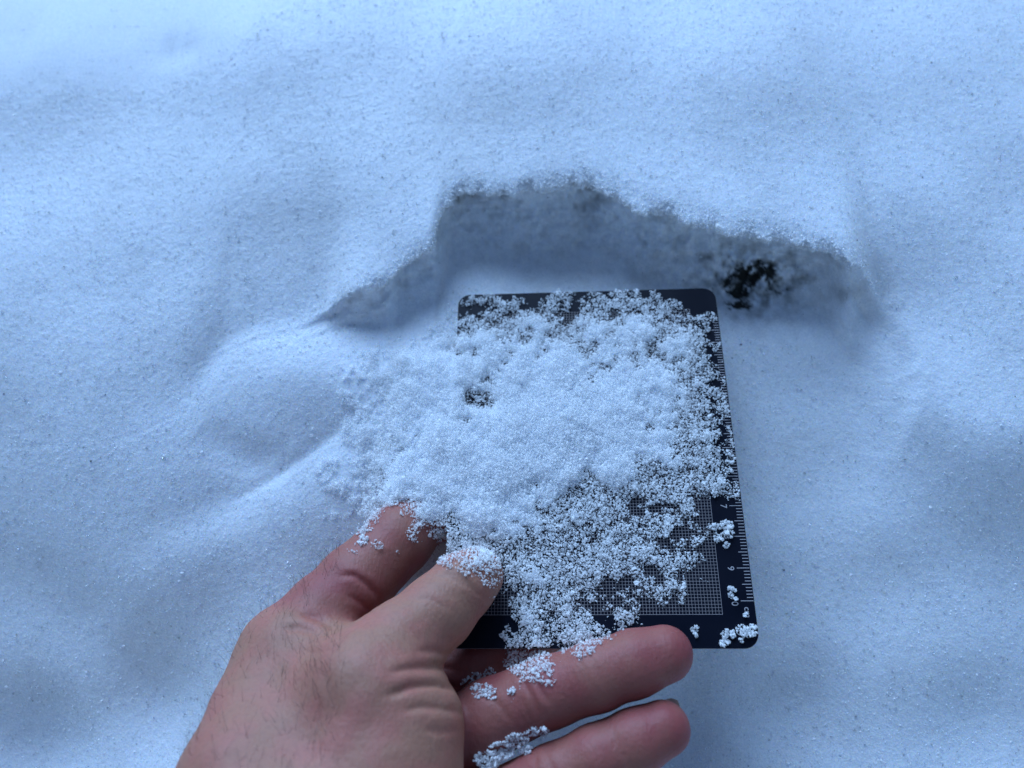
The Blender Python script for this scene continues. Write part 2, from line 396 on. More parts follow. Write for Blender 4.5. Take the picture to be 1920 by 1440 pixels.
# ------------------------------------------------------------------ ruler card
def world_card(X, Y): return X + CARD_OFF[0], Y + CARD_OFF[1]
W_, LT, LBT, TH, RAD = 95.7, 112.9, 13.97, 0.8, 4.6
card = bpy.data.objects.new('ruler_card', None); sc.collection.objects.link(card)
card.empty_display_size = 0.01
tag(card, 'black metal snow crystal card with millimetre grid and rounded corners, heaped with snow', 'ruler card')
def plate():
    pts = []
    cx0, cx1, cy0, cy1 = -W_ + RAD, -RAD, -LBT + RAD, LT - RAD
    for (cx, cy_, a0) in ((cx1, cy1, 0), (cx0, cy1, 90), (cx0, cy0, 180), (cx1, cy0, 270)):
        for k in range(13):
            a = math.radians(a0 + 90 * k / 12); pts.append((cx + RAD * math.cos(a), cy_ + RAD * math.sin(a)))
    n = len(pts); verts = []; faces = []; mats = []
    def ring(ins, z):
        for (x, y) in pts:
            mx, my = (cx0 + cx1) / 2, (cy0 + cy1) / 2
            dx = -ins * np.sign(x - mx) if abs(x - mx) > (cx1 - cx0) / 2 - .01 else 0
            dy = -ins * np.sign(y - my) if abs(y - my) > (cy1 - cy0) / 2 - .01 else 0
            X, Y = world_card(x + dx * .7, y + dy * .7); verts.append((X * MM, Y * MM, z * MM))
    ring(0.14, 0); ring(0, -0.14); ring(0, -TH + .14); ring(0.14, -TH)
    for r in range(3):
        for k in range(n):
            faces.append((r * n + k, r * n + n + k, r * n + n + (k + 1) % n, r * n + (k + 1) % n)); mats.append(1 if r < 1 else 0)
    faces.append(tuple(range(n))); mats.append(0)
    faces.append(tuple(range(4 * n - 1, 3 * n - 1, -1))); mats.append(0)
    me = bpy.data.meshes.new('plate'); me.from_pydata(verts, [], faces); me.materials.append(CARD); me.materials.append(EDGE)
    me.polygons.foreach_set('material_index', mats); me.update()
    o = bpy.data.objects.new('plate', me); sc.collection.objects.link(o); o.parent = card
plate()
def quads(name, rects, z, mat):
    vv, ff = [], []
    for (x0, y0, x1, y1) in rects:
        k = len(vv)
        for (x, y) in ((x0, y0), (x1, y0), (x1, y1), (x0, y1)):
            X, Y = world_card(x, y); vv.append((X, Y, z))
        ff.append((k, k + 1, k + 2, k + 3))
    return mesh_np(name, np.array(vv) * MM, ff, mat, smooth=False, parent=card)
gx1, gy0 = -10.1, -4.0
gx0, gy1 = gx1 - 76, gy0 + 108
lt = 0.055
rects = []
for i in range(77):
    h = lt * (1.25 if i % 10 == 0 else 1)
    rects.append((gx1 - i - h, gy0, gx1 - i + h, gy1))
grid_v = quads('grid_lines', rects, 0.012, GRIDP); tag(grid_v, kind='stuff')
rects = [(gx0, gy0 + j - lt * (1.25 if j % 10 == 0 else 1), gx1, gy0 + j + lt * (1.25 if j % 10 == 0 else 1)) for j in range(109)]
grid_h = quads('grid_rows', rects, 0.016, GRIDP); tag(grid_h, kind='stuff')
rects = []
for k in range(101):
    y = 100 - k
    L_ = 3.9 if k % 10 == 0 else (2.9 if k % 5 == 0 else 1.9)
    rects.append((-0.25 - L_, y - 0.10, -0.25, y + 0.10))
tag(quads('scale_ticks', rects, 0.012, PRINT), kind='stuff')
def text(name, s, x, y, size):
    cu_ = bpy.data.curves.new(name, 'FONT'); cu_.body = s; cu_.size = size * MM; cu_.align_x = 'CENTER'; cu_.align_y = 'CENTER'; cu_.resolution_u = 4
    t = bpy.data.objects.new(name, cu_); sc.collection.objects.link(t)
    dg = bpy.context.evaluated_depsgraph_get()
    me = bpy.data.meshes.new_from_object(t.evaluated_get(dg))
    bpy.data.objects.remove(t)
    me.materials.clear(); me.materials.append(PRINT)
    o = bpy.data.objects.new(name, me); sc.collection.objects.link(o); o.parent = card
    X, Y = world_card(x, y); o.location = (X * MM, Y * MM, 0.014 * MM); o.rotation_euler = (0, 0, -math.pi / 2)
    return o
for k in range(1, 11):
    text('number', str(k), -6.1, 100 - 10 * k - 0.1, 2.9)
text('unit_text', 'cm', -2.55, -3.4, 2.7)

# ------------------------------------------------------------------ hand
# every bone: ((px, py, height mm), radius mm) at both ends; seen points are turned into places in the hollow
def J(px, py, z, r): return (px2w(px, py, z), r)
thumb = [J(893,1078,8.6,8.4), J(868,1098,10.2,9.8), J(822,1146,12.5,10.9), J(748,1212,17,12.2), J(690,1290,21,15.5)]
thenar = [J(690,1290,21,15.5), J(735,1370,17,18.0), J(700,1500,18,22), J(620,1640,24,25)]
index = [J(885,965,-10.4,8.2), J(800,968,-10.3,9.0), J(752,1008,-6.5,11.3), J(669,1091,-1,12.0), J(605,1155,3,12.4), J(545,1232,6,13.6)]
imeta = [J(545,1232,6,13.6), J(500,1345,13,14.5), J(462,1480,24,16.5), J(470,1640,30,22)]
middle = [J(1085,1140,-11,8.0), J(1010,1175,-12,8.8), J(890,1250,-14,9.6), J(760,1320,-14,10.5), J(640,1360,-10,13)]
ring = [J(1246,1226,9.6,8.2), J(1190,1243,9.4,9.3), J(1115,1268,8,9.6), J(1030,1297,5,9.9), J(920,1345,0,10.6), J(800,1410,-6,11.5), J(690,1460,-8,13)]
pinky = [J(1243,1366,8.5,7.6), J(1195,1388,8,8.3), J(1120,1420,6.5,8.6), J(1040,1460,4,9.1), J(920,1525,0,10.2), J(760,1575,-4,12)]
palm = [(middle[-1], J(520,1660,16,20)), (ring[-1], J(540,1680,12,20)), (pinky[-1], J(560,1690,8,19)), (index[-1], middle[-1]), (middle[-1], ring[-1]), (ring[-1], pinky[-1])]
web = [(J(690,1290,18,13), J(560,1260,8,12.5)), (J(690,1330,18,15), J(520,1360,13,14)), (J(700,1440,18,18), J(480,1460,22,16)),(J(650,1255,11,9), J(570,1230,6,11))]
wr = px2w(520, 1690, 26); el = wr + np.array([-70.0, -190.0, 60.0])
fore = [(wr, 27.0), (wr + (el - wr) * .25, 28.0), (el, 40.0)]
def axis_(lo, hi, step, lo2, hi2):
    a = np.arange(lo, hi, step); out = step * np.cumsum(1.12 ** np.arange(1, 60))
    l = (lo - out)[lo - out > lo2][::-1]; h = (a[-1] + out)[a[-1] + out < hi2]
    return np.concatenate([l, a, h])
AX = axis_(-88, 50, 0.62, -190, 62); AY = axis_(-112, -22, 0.62, -380, -12); AZ = axis_(-30, 40, 0.62, -50, 130)
gxx, gyy, gzz = np.meshgrid(AX.astype(np.float32), AY.astype(np.float32), AZ.astype(np.float32), indexing='ij')
def cone(a, ra, b, rb):
    ax, ay, az = a; dx, dy, dz = (b - a); l2 = dx * dx + dy * dy + dz * dz
    t = np.clip(((gxx - ax) * dx + (gyy - ay) * dy + (gzz - az) * dz) / l2, 0, 1)
    return np.sqrt((gxx - ax - t * dx) ** 2 + (gyy - ay - t * dy) ** 2 + (gzz - az - t * dz) ** 2) - (ra + (rb - ra) * t)
def smin(a, b, k):
    h = np.clip(0.5 + 0.5 * (b - a) / k, 0, 1)
    return b + (a - b) * h - k * h * (1 - h)
def chain(pts, k):
    s = None
    for (a, b) in zip(pts[:-1], pts[1:]):
        c = cone(a[0], a[1], b[0], b[1]); s = c if s is None else smin(s, c, k)
    return s
s_thumb = chain(thumb, 2.5); s_index = chain(index, 2.5); s_mid = chain(middle, 2.5); s_ring = chain(ring, 2.0); s_pink = chain(pinky, 2.0)
core = chain(thenar, 6); core = smin(core, chain(imeta, 5), 10)
for a, b in palm + web: core = smin(core, cone(a[0], a[1], b[0], b[1]), 9)
core = smin(core, chain(fore, 8), 12)
s = smin(s_thumb, core, 5)
s = smin(s, smin(s_index, core, 4), 1.2)
for f_ in (s_mid, s_ring, s_pink):
    s = smin(s, smin(f_, core, 3.5), 0.6)
def surface_nets(S, ax, ay, az):
    ins = S < 0
    nx_, ny_, nz_ = S.shape
    acc = np.zeros((nx_ - 1, ny_ - 1, nz_ - 1), np.uint8)
    for i in (0, 1):
        for j in (0, 1):
            for k in (0, 1):
                acc += ins[i:nx_ - 1 + i, j:ny_ - 1 + j, k:nz_ - 1 + k]
    act = (acc > 0) & (acc < 8)
    ci = np.argwhere(act)
    vid = np.full(act.shape, -1, np.int32); vid[act] = np.arange(len(ci))
    pos = np.zeros((len(ci), 3)); cnt = np.zeros(len(ci))
    A = (ax, ay, az)
    corners = [(i, j, k) for i in (0, 1) for j in (0, 1) for k in (0, 1)]
    for p in corners:
        for a in range(3):
            if p[a] == 0:
                q = list(p); q[a] = 1
                v0 = S[ci[:, 0] + p[0], ci[:, 1] + p[1], ci[:, 2] + p[2]]; v1 = S[ci[:, 0] + q[0], ci[:, 1] + q[1], ci[:, 2] + q[2]]
                m = (v0 < 0) != (v1 < 0)
                t = np.where(m, v0 / np.where(m, v0 - v1, 1), 0)
                for ax_ in range(3):
                    c0 = A[ax_][ci[:, ax_] + p[ax_]]; c1 = A[ax_][ci[:, ax_] + q[ax_]]
                    pos[:, ax_] += np.where(m, c0 + t * (c1 - c0), 0)
                cnt += m
    pos /= cnt[:, None]
    Fs = []
    for a in range(3):
        b, c = (a + 1) % 3, (a + 2) % 3
        s0 = [slice(None)] * 3; s1 = [slice(None)] * 3; s0[a] = slice(0, -1); s1[a] = slice(1, None)
        i0 = ins[tuple(s0)]; i1 = ins[tuple(s1)]
        e = np.argwhere(i0 != i1)
        e = e[(e[:, b] > 0) & (e[:, c] > 0) & (e[:, b] < S.shape[b] - 1) & (e[:, c] < S.shape[c] - 1)]
        fl = i0[e[:, 0], e[:, 1], e[:, 2]]
        def vv(db, dc):
            w = e.copy(); w[:, b] -= db; w[:, c] -= dc
            return vid[w[:, 0], w[:, 1], w[:, 2]]
        q = np.stack([vv(1, 1), vv(0, 1), vv(0, 0), vv(1, 0)], 1)
        q[~fl] = q[~fl][:, ::-1]
        Fs.append(q)
    return pos, np.concatenate(Fs)
HV, HF = surface_nets(s, AX, AY, AZ)
def relax(V, F, it=2, f=0.5):
    for _ in range(it):
        A = np.zeros_like(V); c = np.zeros(len(V))
        for i in range(4):
            for j in (1, 3):
                for ax_ in range(3): A[:, ax_] += np.bincount(F[:, i], V[F[:, (i + j) % 4], ax_], len(V))
                c += np.bincount(F[:, i], minlength=len(V))
        V = V + f * (A / np.maximum(c, 1)[:, None] - V)
    return V
HV = relax(HV, HF, 3)
HN = vnormals(HV, HF)
if ((HV - HV.mean(0)) * HN).sum() < 0: HF = HF[:, ::-1]; HN = -HN
hx, hy = w2px(HV)
vis = ((HN * (CAM - HV)).sum(1) > 0)
# creases and folds of the skin, sculpted along the lines seen in the photograph
ST = [  # points, depth mm, width px
    ([(650,1182),(615,1172),(585,1158),(555,1152)], 1.1, 7), ([(715,1128),(690,1100),(665,1083),(635,1078)], 1.0, 6), ([(700,1150),(672,1130),(650,1116)], .5, 5),
    ([(640,1185),(600,1190),(560,1180),(525,1180)], .8, 8),
    ([(868,1262),(820,1250),(770,1254),(725,1262)], .8, 7), ([(866,1295),(820,1284),(770,1288),(720,1303)], 1.15, 7), ([(872,1338),(830,1330),(790,1326),(755,1330)], .7, 7),
    ([(852,1232),(815,1222),(775,1222)], .45, 6), ([(868,1372),(830,1372),(790,1366)], .4, 7),
    ([(640,1210),(600,1225),(560,1225)], .35, 8), ([(600,1250),(620,1290),(632,1330)], .3, 8),
    ([(800,1084),(840,1082),(880,1100),(905,1125)], .35, 5), ([(812,1074),(850,1076),(885,1095)], .25, 4), ([(770,1118),(810,1120),(850,1145)], .22, 5),
    ([(958,1240),(975,1270),(998,1310),(1010,1345)], .55, 5), ([(972,1235),(992,1268),(1016,1300),(1040,1325)], .4, 5), ([(1105,1215),(1118,1250),(1135,1290)], .25, 5),
    ([(1018,1400),(1030,1430),(1045,1460)], .5, 6), ([(1000,1400),(1008,1440)], .4, 6), ([(1150,1360),(1160,1400),(1175,1430)], .22, 5),
    ([(880,1300),(920,1310),(945,1335),(960,1360)], .35, 6)]
for k in range(26):                                  # fine cross lines on the thumb and the fingers
    t = k / 25; cx_, cy_ = 876 - 190 * t + random.gauss(0, 3), 1100 + 165 * t + random.gauss(0, 3); h_ = 26 + 22 * random.random()
    ST.append(([(cx_ - .58 * h_, cy_ - .75 * h_), (cx_ + 3, cy_ - 2), (cx_ + .58 * h_, cy_ + .75 * h_)], random.uniform(.05, .15), random.uniform(2, 3.5)))
for k in range(22):
    cx_ = random.choice([random.gauss(990, 22), random.gauss(1110, 25), random.uniform(930, 1240)]); cy_ = 1225 + (1246 - cx_) * .36 + random.gauss(12, 14); h_ = random.uniform(8, 26)
    ST.append(([(cx_ - .35 * h_, cy_ - h_), (cx_, cy_), (cx_ + .5 * h_, cy_ + h_)], random.uniform(.06, .16), random.uniform(1.8, 3)))
dd = np.zeros(len(HV))
for pts, dep, wid in ST:
    q, p = polydist(hx + 5 * noise(HV, 9, 5), hy + 5 * noise(HV, 9, 6), pts)
    fade = np.clip(np.sin(np.clip(p, 0.03, 0.97) * math.pi) * 1.6, 0, 1)
    dd -= vis * fade * 0.68 * (dep * np.exp(-(q / wid) ** 2) - 0.35 * dep * np.exp(-((q - 2.2 * wid) / (1.6 * wid)) ** 2))
dd += 0.30 * fbm(HV, 12, 2, 7) + 0.07 * fbm(HV, 2.5, 2, 9)
# faint tendons and veins under the back of the hand
q, p = polydist(hx, hy, [(600, 1440), (640, 1370), (700, 1300), (770, 1230)]); dd += vis * 0.5 * np.exp(-(q / 26) ** 2)
HV = HV + HN * dd[:, None]
HN = vnormals(HV, HF)
def near_pts(V, chain_):
    d_ = np.full(len(V), 1e9)
    for (a, b) in zip(chain_[:-1], chain_[1:]):
        v = b[0] - a[0]; t = np.clip(((V - a[0]) @ v) / (v @ v), 0, 1)
        d_ = np.minimum(d_, np.linalg.norm(V - a[0] - t[:, None] * v, axis=1) - (a[1] + (b[1] - a[1]) * t))
    return d_
red = np.zeros(len(HV))
for ch, amt in ((ring, .9), (pinky, .8), (middle, 1.0), (index, .85)):
    red = np.maximum(red, amt * (1 - sstep(0.5, 6.0, near_pts(HV, ch[:-1]))))
red = red * (0.72 + 0.35 * fbm(HV, 8, 2, 15)) + 0.22 * np.clip(noise(HV, 14, 19), 0, 1)
tipz = np.maximum(np.exp(-np.linalg.norm(HV - ring[0][0], axis=1) ** 2 / 90), np.exp(-np.linalg.norm(HV - pinky[0][0], axis=1) ** 2 / 80))
red = np.clip(red + 0.45 * tipz, 0, 1.0)
hand = mesh_np('hand', HV * MM, HF, SKIN, attrs={'red': red})
tag(hand, 'bare left hand, thumb on top, pinching the lower left corner of the black card', 'hand')
# hair on the back of the hand and the index finger
cand = np.where((HN @ np.array([-0.7, 0.25, 0.6]) > 0.55) & (red < 0.9) & (hx > 330) & (hx < 640) & (hy < 1500) & (hy > 985))[0]
sel = rng.choice(cand, 430, replace=False)
hv, hf = [], []
for i in sel:
    n = HN[i]; p0 = HV[i]
    along = px2w(560, 1030, 0) - px2w(420, 1400, 15); along /= np.linalg.norm(along)
    dirv = n * random.uniform(.35, .8) + along * random.uniform(.2, 1.0) + np.array([random.gauss(0, .25) for _ in range(3)])
    dirv -= min(0, dirv @ n - .15) * n
    dirv /= np.linalg.norm(dirv)
    bend = np.array([random.gauss(0, .5) for _ in range(3)]) - n * 0.5
    L_ = random.uniform(2.5, 7.5); r0 = random.uniform(.028, .05); prev = None
    side = np.cross(dirv, [0.3, 0.2, 0.9]); side /= np.linalg.norm(side); up = np.cross(dirv, side)
    for k in range(6):
        t = k / 5; c = p0 + dirv * L_ * t + bend * L_ * 0.35 * t * t; r = r0 * (1 - .8 * t); b0 = len(hv)
        for a in (0, 2.094, 4.189): hv.append(c + r * (math.cos(a) * side + math.sin(a) * up))
        if k:
            for m_ in range(3): hf.append((b0 - 3 + m_, b0 - 3 + (m_ + 1) % 3, b0 + (m_ + 1) % 3, b0 + m_))
tag(mesh_np('hair', np.array(hv) * MM, hf, HAIR, parent=hand), kind='stuff')
def nail(p, axis, up, w, l):
    axis = axis / np.linalg.norm(axis); up = up - (up @ axis) * axis; up /= np.linalg.norm(up); sd = np.cross(axis, up)
    vv, ff = [], []
    for zz in (0, -0.5):
        for i in range(7):
            for j in range(9):
                a = (i / 6 - .5) * 2; b = (j / 8) * l
                ww = w * (1 - 0.25 * max(0, (j - 6) / 2) ** 2)
                vv.append(p + sd * a * ww + axis * (b - l / 2) + up * (zz - 0.28 * w * a * a))
    for i in range(6):
        for j in range(8):
            k = i * 9 + j; ff.append((k, k + 1, k + 10, k + 9)); k += 63; ff.append((k, k + 9, k + 10, k + 1))
    mesh_np('nail', np.array(vv) * MM, ff, NAIL, parent=hand)
for ch in (ring, pinky):
    a = ch[0][0] - ch[1][0]; nail(ch[0][0] + a / np.linalg.norm(a) * 2.2 + np.array([0, 0.15, -1]) * (ch[0][1] - .4), a, np.array([0, 0.15, -1.0]), 5.6, 10.5)

# ------------------------------------------------------------------ heap of snow on the card
HC = [(600,1250,-4),(650,1380,-4),(800,1300,-4),(1250,1350,-4),(1150,1400,-4),(500,1400,-4),(800,1420,-4),(1250,1230,-4),(1150,1290,-4),(1060,1320,-4),(700,1200,-4),(520,1240,-4),(400,1420,-4),(1050,1430,-4),(900,1390,-4),(780,1180,-4),  # px, py, thickness mm (negative: bare)
    (800,585,-4),(830,545,-3),(880,535,-2),(1000,528,-3),(1150,525,-3),(1260,530,-3),(1330,545,-3.5),(1310,570,-2.2),(1285,552,-1.5),(1380,620,-4),(1400,760,-4),(1420,900,-4),(1440,1100,-4),
    (885,572,.30),(880,612,1.2),(900,592,1.1),(940,580,.7),(1010,578,.45),(1060,576,.35),(1110,565,.7),(1160,556,.9),(1220,566,1.1),(1270,582,1.0),(1300,612,1.2),(1325,605,.5),(1345,625,-.3),(1342,660,.1),(1320,650,.6),
    (1350,700,.5),(1355,760,.5),(1365,820,.4),(1372,860,.3),(1380,880,-.4),(1372,920,.4),(1376,945,-.8),(1345,915,.9),(1335,955,-2.2),(1340,1060,-2.5),(1370,1000,-2.2),(1330,1130,-3),(1390,1150,-3),(1340,1190,-3),
    (900,615,1.7),(1000,610,2.0),(1100,610,2.2),(1200,620,2.2),(1280,660,2.0),(1300,740,1.9),(1310,820,1.7),(1320,880,1.3),(1300,900,1.2),
    (870,640,3.2),(874,680,3.4),(872,708,3.0),(850,700,3.0),(848,650,2.4),(845,740,2.8),(884,744,.9),(905,680,3.4),(905,640,3.0),(900,705,3.2),(900,745,1.7),(870,772,2.2),(905,712,1.4),(890,660,1.9),(855,620,.9),(900,780,2.6),(930,680,2.2),(960,720,3.2),(1050,700,3.2),(1150,690,2.4),(1230,720,2.7),(950,800,5.0),(1050,790,5.0),(1150,790,3.6),(1240,800,2.5),(1240,860,2.2),
    (850,830,4.5),(950,880,5.0),(1050,880,4.0),(1150,880,3.0),(1230,900,1.4),(1270,905,1.0),
    (780,780,2.2),(760,860,2.2),(820,900,3.4),(740,920,2.2),(800,960,3.0),(900,960,4.0),(960,980,2.4),(1000,930,2.2),(1060,950,1.8),(1110,930,1.2),(1150,960,1.1),(1210,950,.55),(1250,935,.35),(1240,980,.7),(1290,970,.3),(1290,1010,.3),(1265,1000,.5),
    (830,1010,2.0),(870,1030,2.0),(920,1020,2.0),(935,1060,1.2),(975,1050,1.2),(1030,1020,1.0),(1060,1060,1.2),(1120,1010,1.1),(1120,1060,1.1),(1200,1030,.95),(1250,1050,.85),(1310,1040,.4),(1330,1075,.2),(1200,1090,.6),(1260,1090,.3),(1270,1120,-.2),(1225,1115,.4),(1310,1110,-2),(1270,1150,-2),
    (955,1090,.8),(1000,1100,1.9),(1060,1120,1.7),(1110,1110,1.1),(1160,1120,.35),(1140,1150,.3),(1190,1150,.4),(1210,1170,-.8),(1000,1160,1.7),(1060,1170,1.4),(1120,1185,1.0),(1170,1170,.8),(940,1120,-.4),(935,1160,-1.5),(900,1180,-3),(960,1180,.6),
    (965,1215,2.0),(1010,1215,2.0),(1060,1215,1.3),(1110,1205,.9),(960,1248,1.5),(1000,1260,1.3),(1040,1240,.4),(1015,1275,.3),(1060,1260,-1.5),(1130,1225,-2),(1180,1195,-2.5),(1000,1300,-2.5),(930,1250,-1.2),(925,1215,-1.5),(950,1275,-1.2),
    (700,960,1.5),(690,985,.2),(745,975,.5),(770,1000,.5),(755,1020,.1),(720,1010,-.7),(730,985,-.1),(800,1005,-.5),(815,1030,-1.4),(780,1040,-3),(680,1010,-.6),(640,990,-1.2),(650,950,.6),(600,1030,-4),(700,1060,-4),(760,1080,-4),
    (830,1042,2.0),(870,1042,2.4),(905,1050,2.2),(932,1062,1.9),(850,1060,1.1),(890,1072,1.3),(917,1086,.8),(940,1088,.7),(920,1085,1.1),(933,1078,.9),(840,1080,-1),(880,1096,-.9),(910,1112,-.9),(800,1075,-3),(860,1130,-4),(940,1100,-.2),
    (650,880,.8),(600,900,-.6),(560,950,-2.5),(540,1000,-4),(680,820,.9),(620,820,-.2),(720,740,1.0),(660,720,.1),(580,720,-2.5),(720,660,.8),(780,680,2.4),(800,630,.3),(760,610,-1.0),(700,620,-1.8),(640,650,-2.5),(830,650,2.4),(830,620,1.2)]
hs = 0.4
X0, X1, Y0, Y1 = -100.0, 58.0, -92.0, 74.0
hgx = np.arange(X0, X1, hs); hgy = np.arange(Y0, Y1, hs)
HX, HY = np.meshgrid(hgx, hgy, indexing='ij')
# what the snow lies on: card, ground or hand
sup = np.full(HX.shape, -60.0)
def splat(Vv, extra=0.0):
    i = np.round((Vv[:, 0] - X0) / hs).astype(int); j = np.round((Vv[:, 1] - Y0) / hs).astype(int)
    m = (i >= 0) & (j >= 0) & (i < sup.shape[0]) & (j < sup.shape[1])
    np.maximum.at(sup, (i[m], j[m]), Vv[m, 2] + extra)
splat(V)
cxr, cyr = HX - CARD_OFF[0], HY - CARD_OFF[1]
on_card = (cxr > -W_ + .3) & (cxr < -.3) & (cyr > -LBT + .3) & (cyr < LT - .3)
sup[on_card] = np.maximum(sup[on_card], 0.0)
splat(HV[HN[:, 2] > 0.05])
for _ in range(5):                                   # close pin holes left by the splat
    nb = np.max([np.roll(sup, s_, a_) for s_ in (-1, 1) for a_ in (0, 1)], axis=0)
    sup = np.where(sup < -55, nb, sup)
HP = np.stack([HX.ravel(), HY.ravel(), HX.ravel() * 0], 1)
fb = fbm(HP, 6.5, 4, 101, 0.65).reshape(HX.shape); fb2 = fbm(HP, 2.4, 2, 111).reshape(HX.shape); fb3 = fbm(HP, 1.3, 2, 121).reshape(HX.shape)
# wet snow bridges the crack between the bank and the card above the index finger
bx, by = w2px(np.stack([HX, HY, HX * 0], -1))
br_ = sstep(610, 760, bx) * (1 - sstep(856, 862, bx)) * sstep(585, 680, by) * (1 - sstep(985, 1003, by + 14 * fb2))
sup = np.maximum(sup, np.where(br_ > 0.02, -0.8 - 15 * (1 - br_), -60))
hpx, hpy = w2px(np.stack([HX, HY, np.maximum(sup, -40) + 0.8], -1))
Wt = 0; Vt = 0
for (a, b, t) in HC:
    w = 1 / (((hpx - a) / 6.2) ** 2 + ((hpy - b) / 6.0) ** 2 + 1.2 ** 2) ** 2.0
    Wt = Wt + w; Vt = Vt + w * t
thick = Vt / Wt
thick = np.where((cxr > -.4) | (cyr > LT - .4), np.minimum(thick, -3.0), thick)
dens = thick + 2.3 * fb * np.clip(1.5 - 0.25 * thick, .35, 1.5) + 0.6 * fb2 + 0.35 * fb3
core_t = np.clip(thick - 1.65 + 0.9 * fb + 0.5 * fb2, 0, None) * 0.8
core_t = np.convolve(core_t.ravel(), [1], 'same').reshape(core_t.shape)
# solid inner part of the heap
cm = core_t > 0.0
ctop = sup + core_t + 0.25 * fb * cm + 0.18 * fb2 + 0.12 * fb3 - 0.25
ci = np.arange(HX.size).reshape(HX.shape)
CV = np.stack([HX, HY, ctop], -1).reshape(-1, 3)
CF = np.stack([ci[:-1, :-1], ci[1:, :-1], ci[1:, 1:], ci[:-1, 1:]], -1).reshape(-1, 4)
flat = (np.ptp(ctop.ravel()[CF], axis=1) < 3.0)
CF = CF[cm.ravel()[CF].all(1) & flat]
used = np.unique(CF); remap = np.full(len(CV), -1); remap[used] = np.arange(len(used))
heap = mesh_np('snow_heap', CV[used] * MM, remap[CF], SNOW, attrs={'dirt': np.zeros(len(used))})
tag(heap, 'heap of coarse wet snow lying on the black card and over the thumb tip', 'snow', kind='stuff')
# grains dropped on it one by one
hmap = np.where(cm, np.maximum(sup, ctop), sup)
def drop(pos_i, pos_j, rad, hm, cap):
    out = []
    for i, j, r in zip(pos_i, pos_j, rad):
        k = int(r / hs + .5)
        a = hm[max(0, i - k):i + k + 1, max(0, j - k):j + k + 1]
        base = hm[i, j] * 0.7 + a.max() * 0.3
        z = base + r * 0.75
        if base - cap[i, j] > 0: continue
        out.append((X0 + (i + random.random() - .5) * hs, Y0 + (j + random.random() - .5) * hs, z, r))
        np.maximum(a, z + r * 0.35, out=a)
    return np.array(out)
nl = np.clip(0.12 + 0.95 * dens, 0, 2.6) * (dens > -0.12) * (sup > -35)
area = hs * hs
prob = nl * area / (math.pi * 0.18 ** 2) * 1.12
cntm = rng.poisson(prob)
ii, jj = np.nonzero(cntm); rep = cntm[ii, jj]
ii = np.repeat(ii, rep); jj = np.repeat(jj, rep); o_ = rng.permutation(len(ii)); ii, jj = ii[o_], jj[o_]
rr_ = np.clip(rng.lognormal(math.log(.165), .45, len(ii)), .08, .6)
cap = hmap + 0.3 + np.clip(dens, 0, 3.0) * 0.8
grains = drop(ii, jj, rr_, hmap, cap)
print('heap grains', len(grains))

def grain_tree(name, mat, sub, seed):
    t = bpy.data.node_groups.new(name, 'GeometryNodeTree')
    t.interface.new_socket('Geometry', in_out='INPUT', socket_type='NodeSocketGeometry')
    t.interface.new_socket('Geometry', in_out='OUTPUT', socket_type='NodeSocketGeometry')
    n = t.nodes; L = t.links
    gi = n.new('NodeGroupInput'); go = n.new('NodeGroupOutput')
    join = n.new('GeometryNodeGeometryToInstance')
    for k in range(5):
        ico = n.new('GeometryNodeMeshIcoSphere'); ico.inputs['Radius'].default_value = 1.0; ico.inputs['Subdivisions'].default_value = sub
        sp = n.new('GeometryNodeSetPosition')
        po = n.new('GeometryNodeInputPosition')
        ns = n.new('ShaderNodeTexNoise'); ns.noise_dimensions = '4D'; ns.inputs['W'].default_value = seed + k * 3.7
        ns.inputs['Scale'].default_value = 1.3; ns.inputs['Detail'].default_value = 1.0
        sb = n.new('ShaderNodeMath'); sb.operation = 'SUBTRACT'; sb.inputs[1].default_value = 0.5
        ml = n.new('ShaderNodeMath'); ml.operation = 'MULTIPLY'; ml.inputs[1].default_value = 2.4
        sc_ = n.new('ShaderNodeVectorMath'); sc_.operation = 'SCALE'
        L.new(po.outputs[0], ns.inputs['Vector']); L.new(ns.outputs[0], sb.inputs[0]); L.new(sb.outputs[0], ml.inputs[0])
        L.new(po.outputs[0], sc_.inputs[0]); L.new(ml.outputs[0], sc_.inputs['Scale'])
        L.new(ico.outputs[0], sp.inputs['Geometry']); L.new(sc_.outputs[0], sp.inputs['Offset'])
        sm_ = n.new('GeometryNodeSetMaterial'); sm_.inputs['Material'].default_value = mat
        L.new(sp.outputs[0], sm_.inputs[0])
        ss = n.new('GeometryNodeSetShadeSmooth'); ss.inputs['Shade Smooth'].default_value = False
        L.new(sm_.outputs[0], ss.inputs[0])
        L.new(ss.outputs[0], join.inputs[0])
    ip = n.new('GeometryNodeInstanceOnPoints'); ip.inputs['Pick Instance'].default_value = True
    ra = n.new('GeometryNodeInputNamedAttribute'); ra.data_type = 'FLOAT_VECTOR'; ra.inputs['Name'].default_value = 'turn'
    sa = n.new('GeometryNodeInputNamedAttribute'); sa.data_type = 'FLOAT_VECTOR'; sa.inputs['Name'].default_value = 'size'
    L.new(gi.outputs[0], ip.inputs['Points']); L.new(join.outputs[0], ip.inputs['Instance'])
    L.new(ra.outputs[0], ip.inputs['Rotation']); L.new(sa.outputs[0], ip.inputs['Scale'])
    L.new(ip.outputs[0], go.inputs[0])
    return t
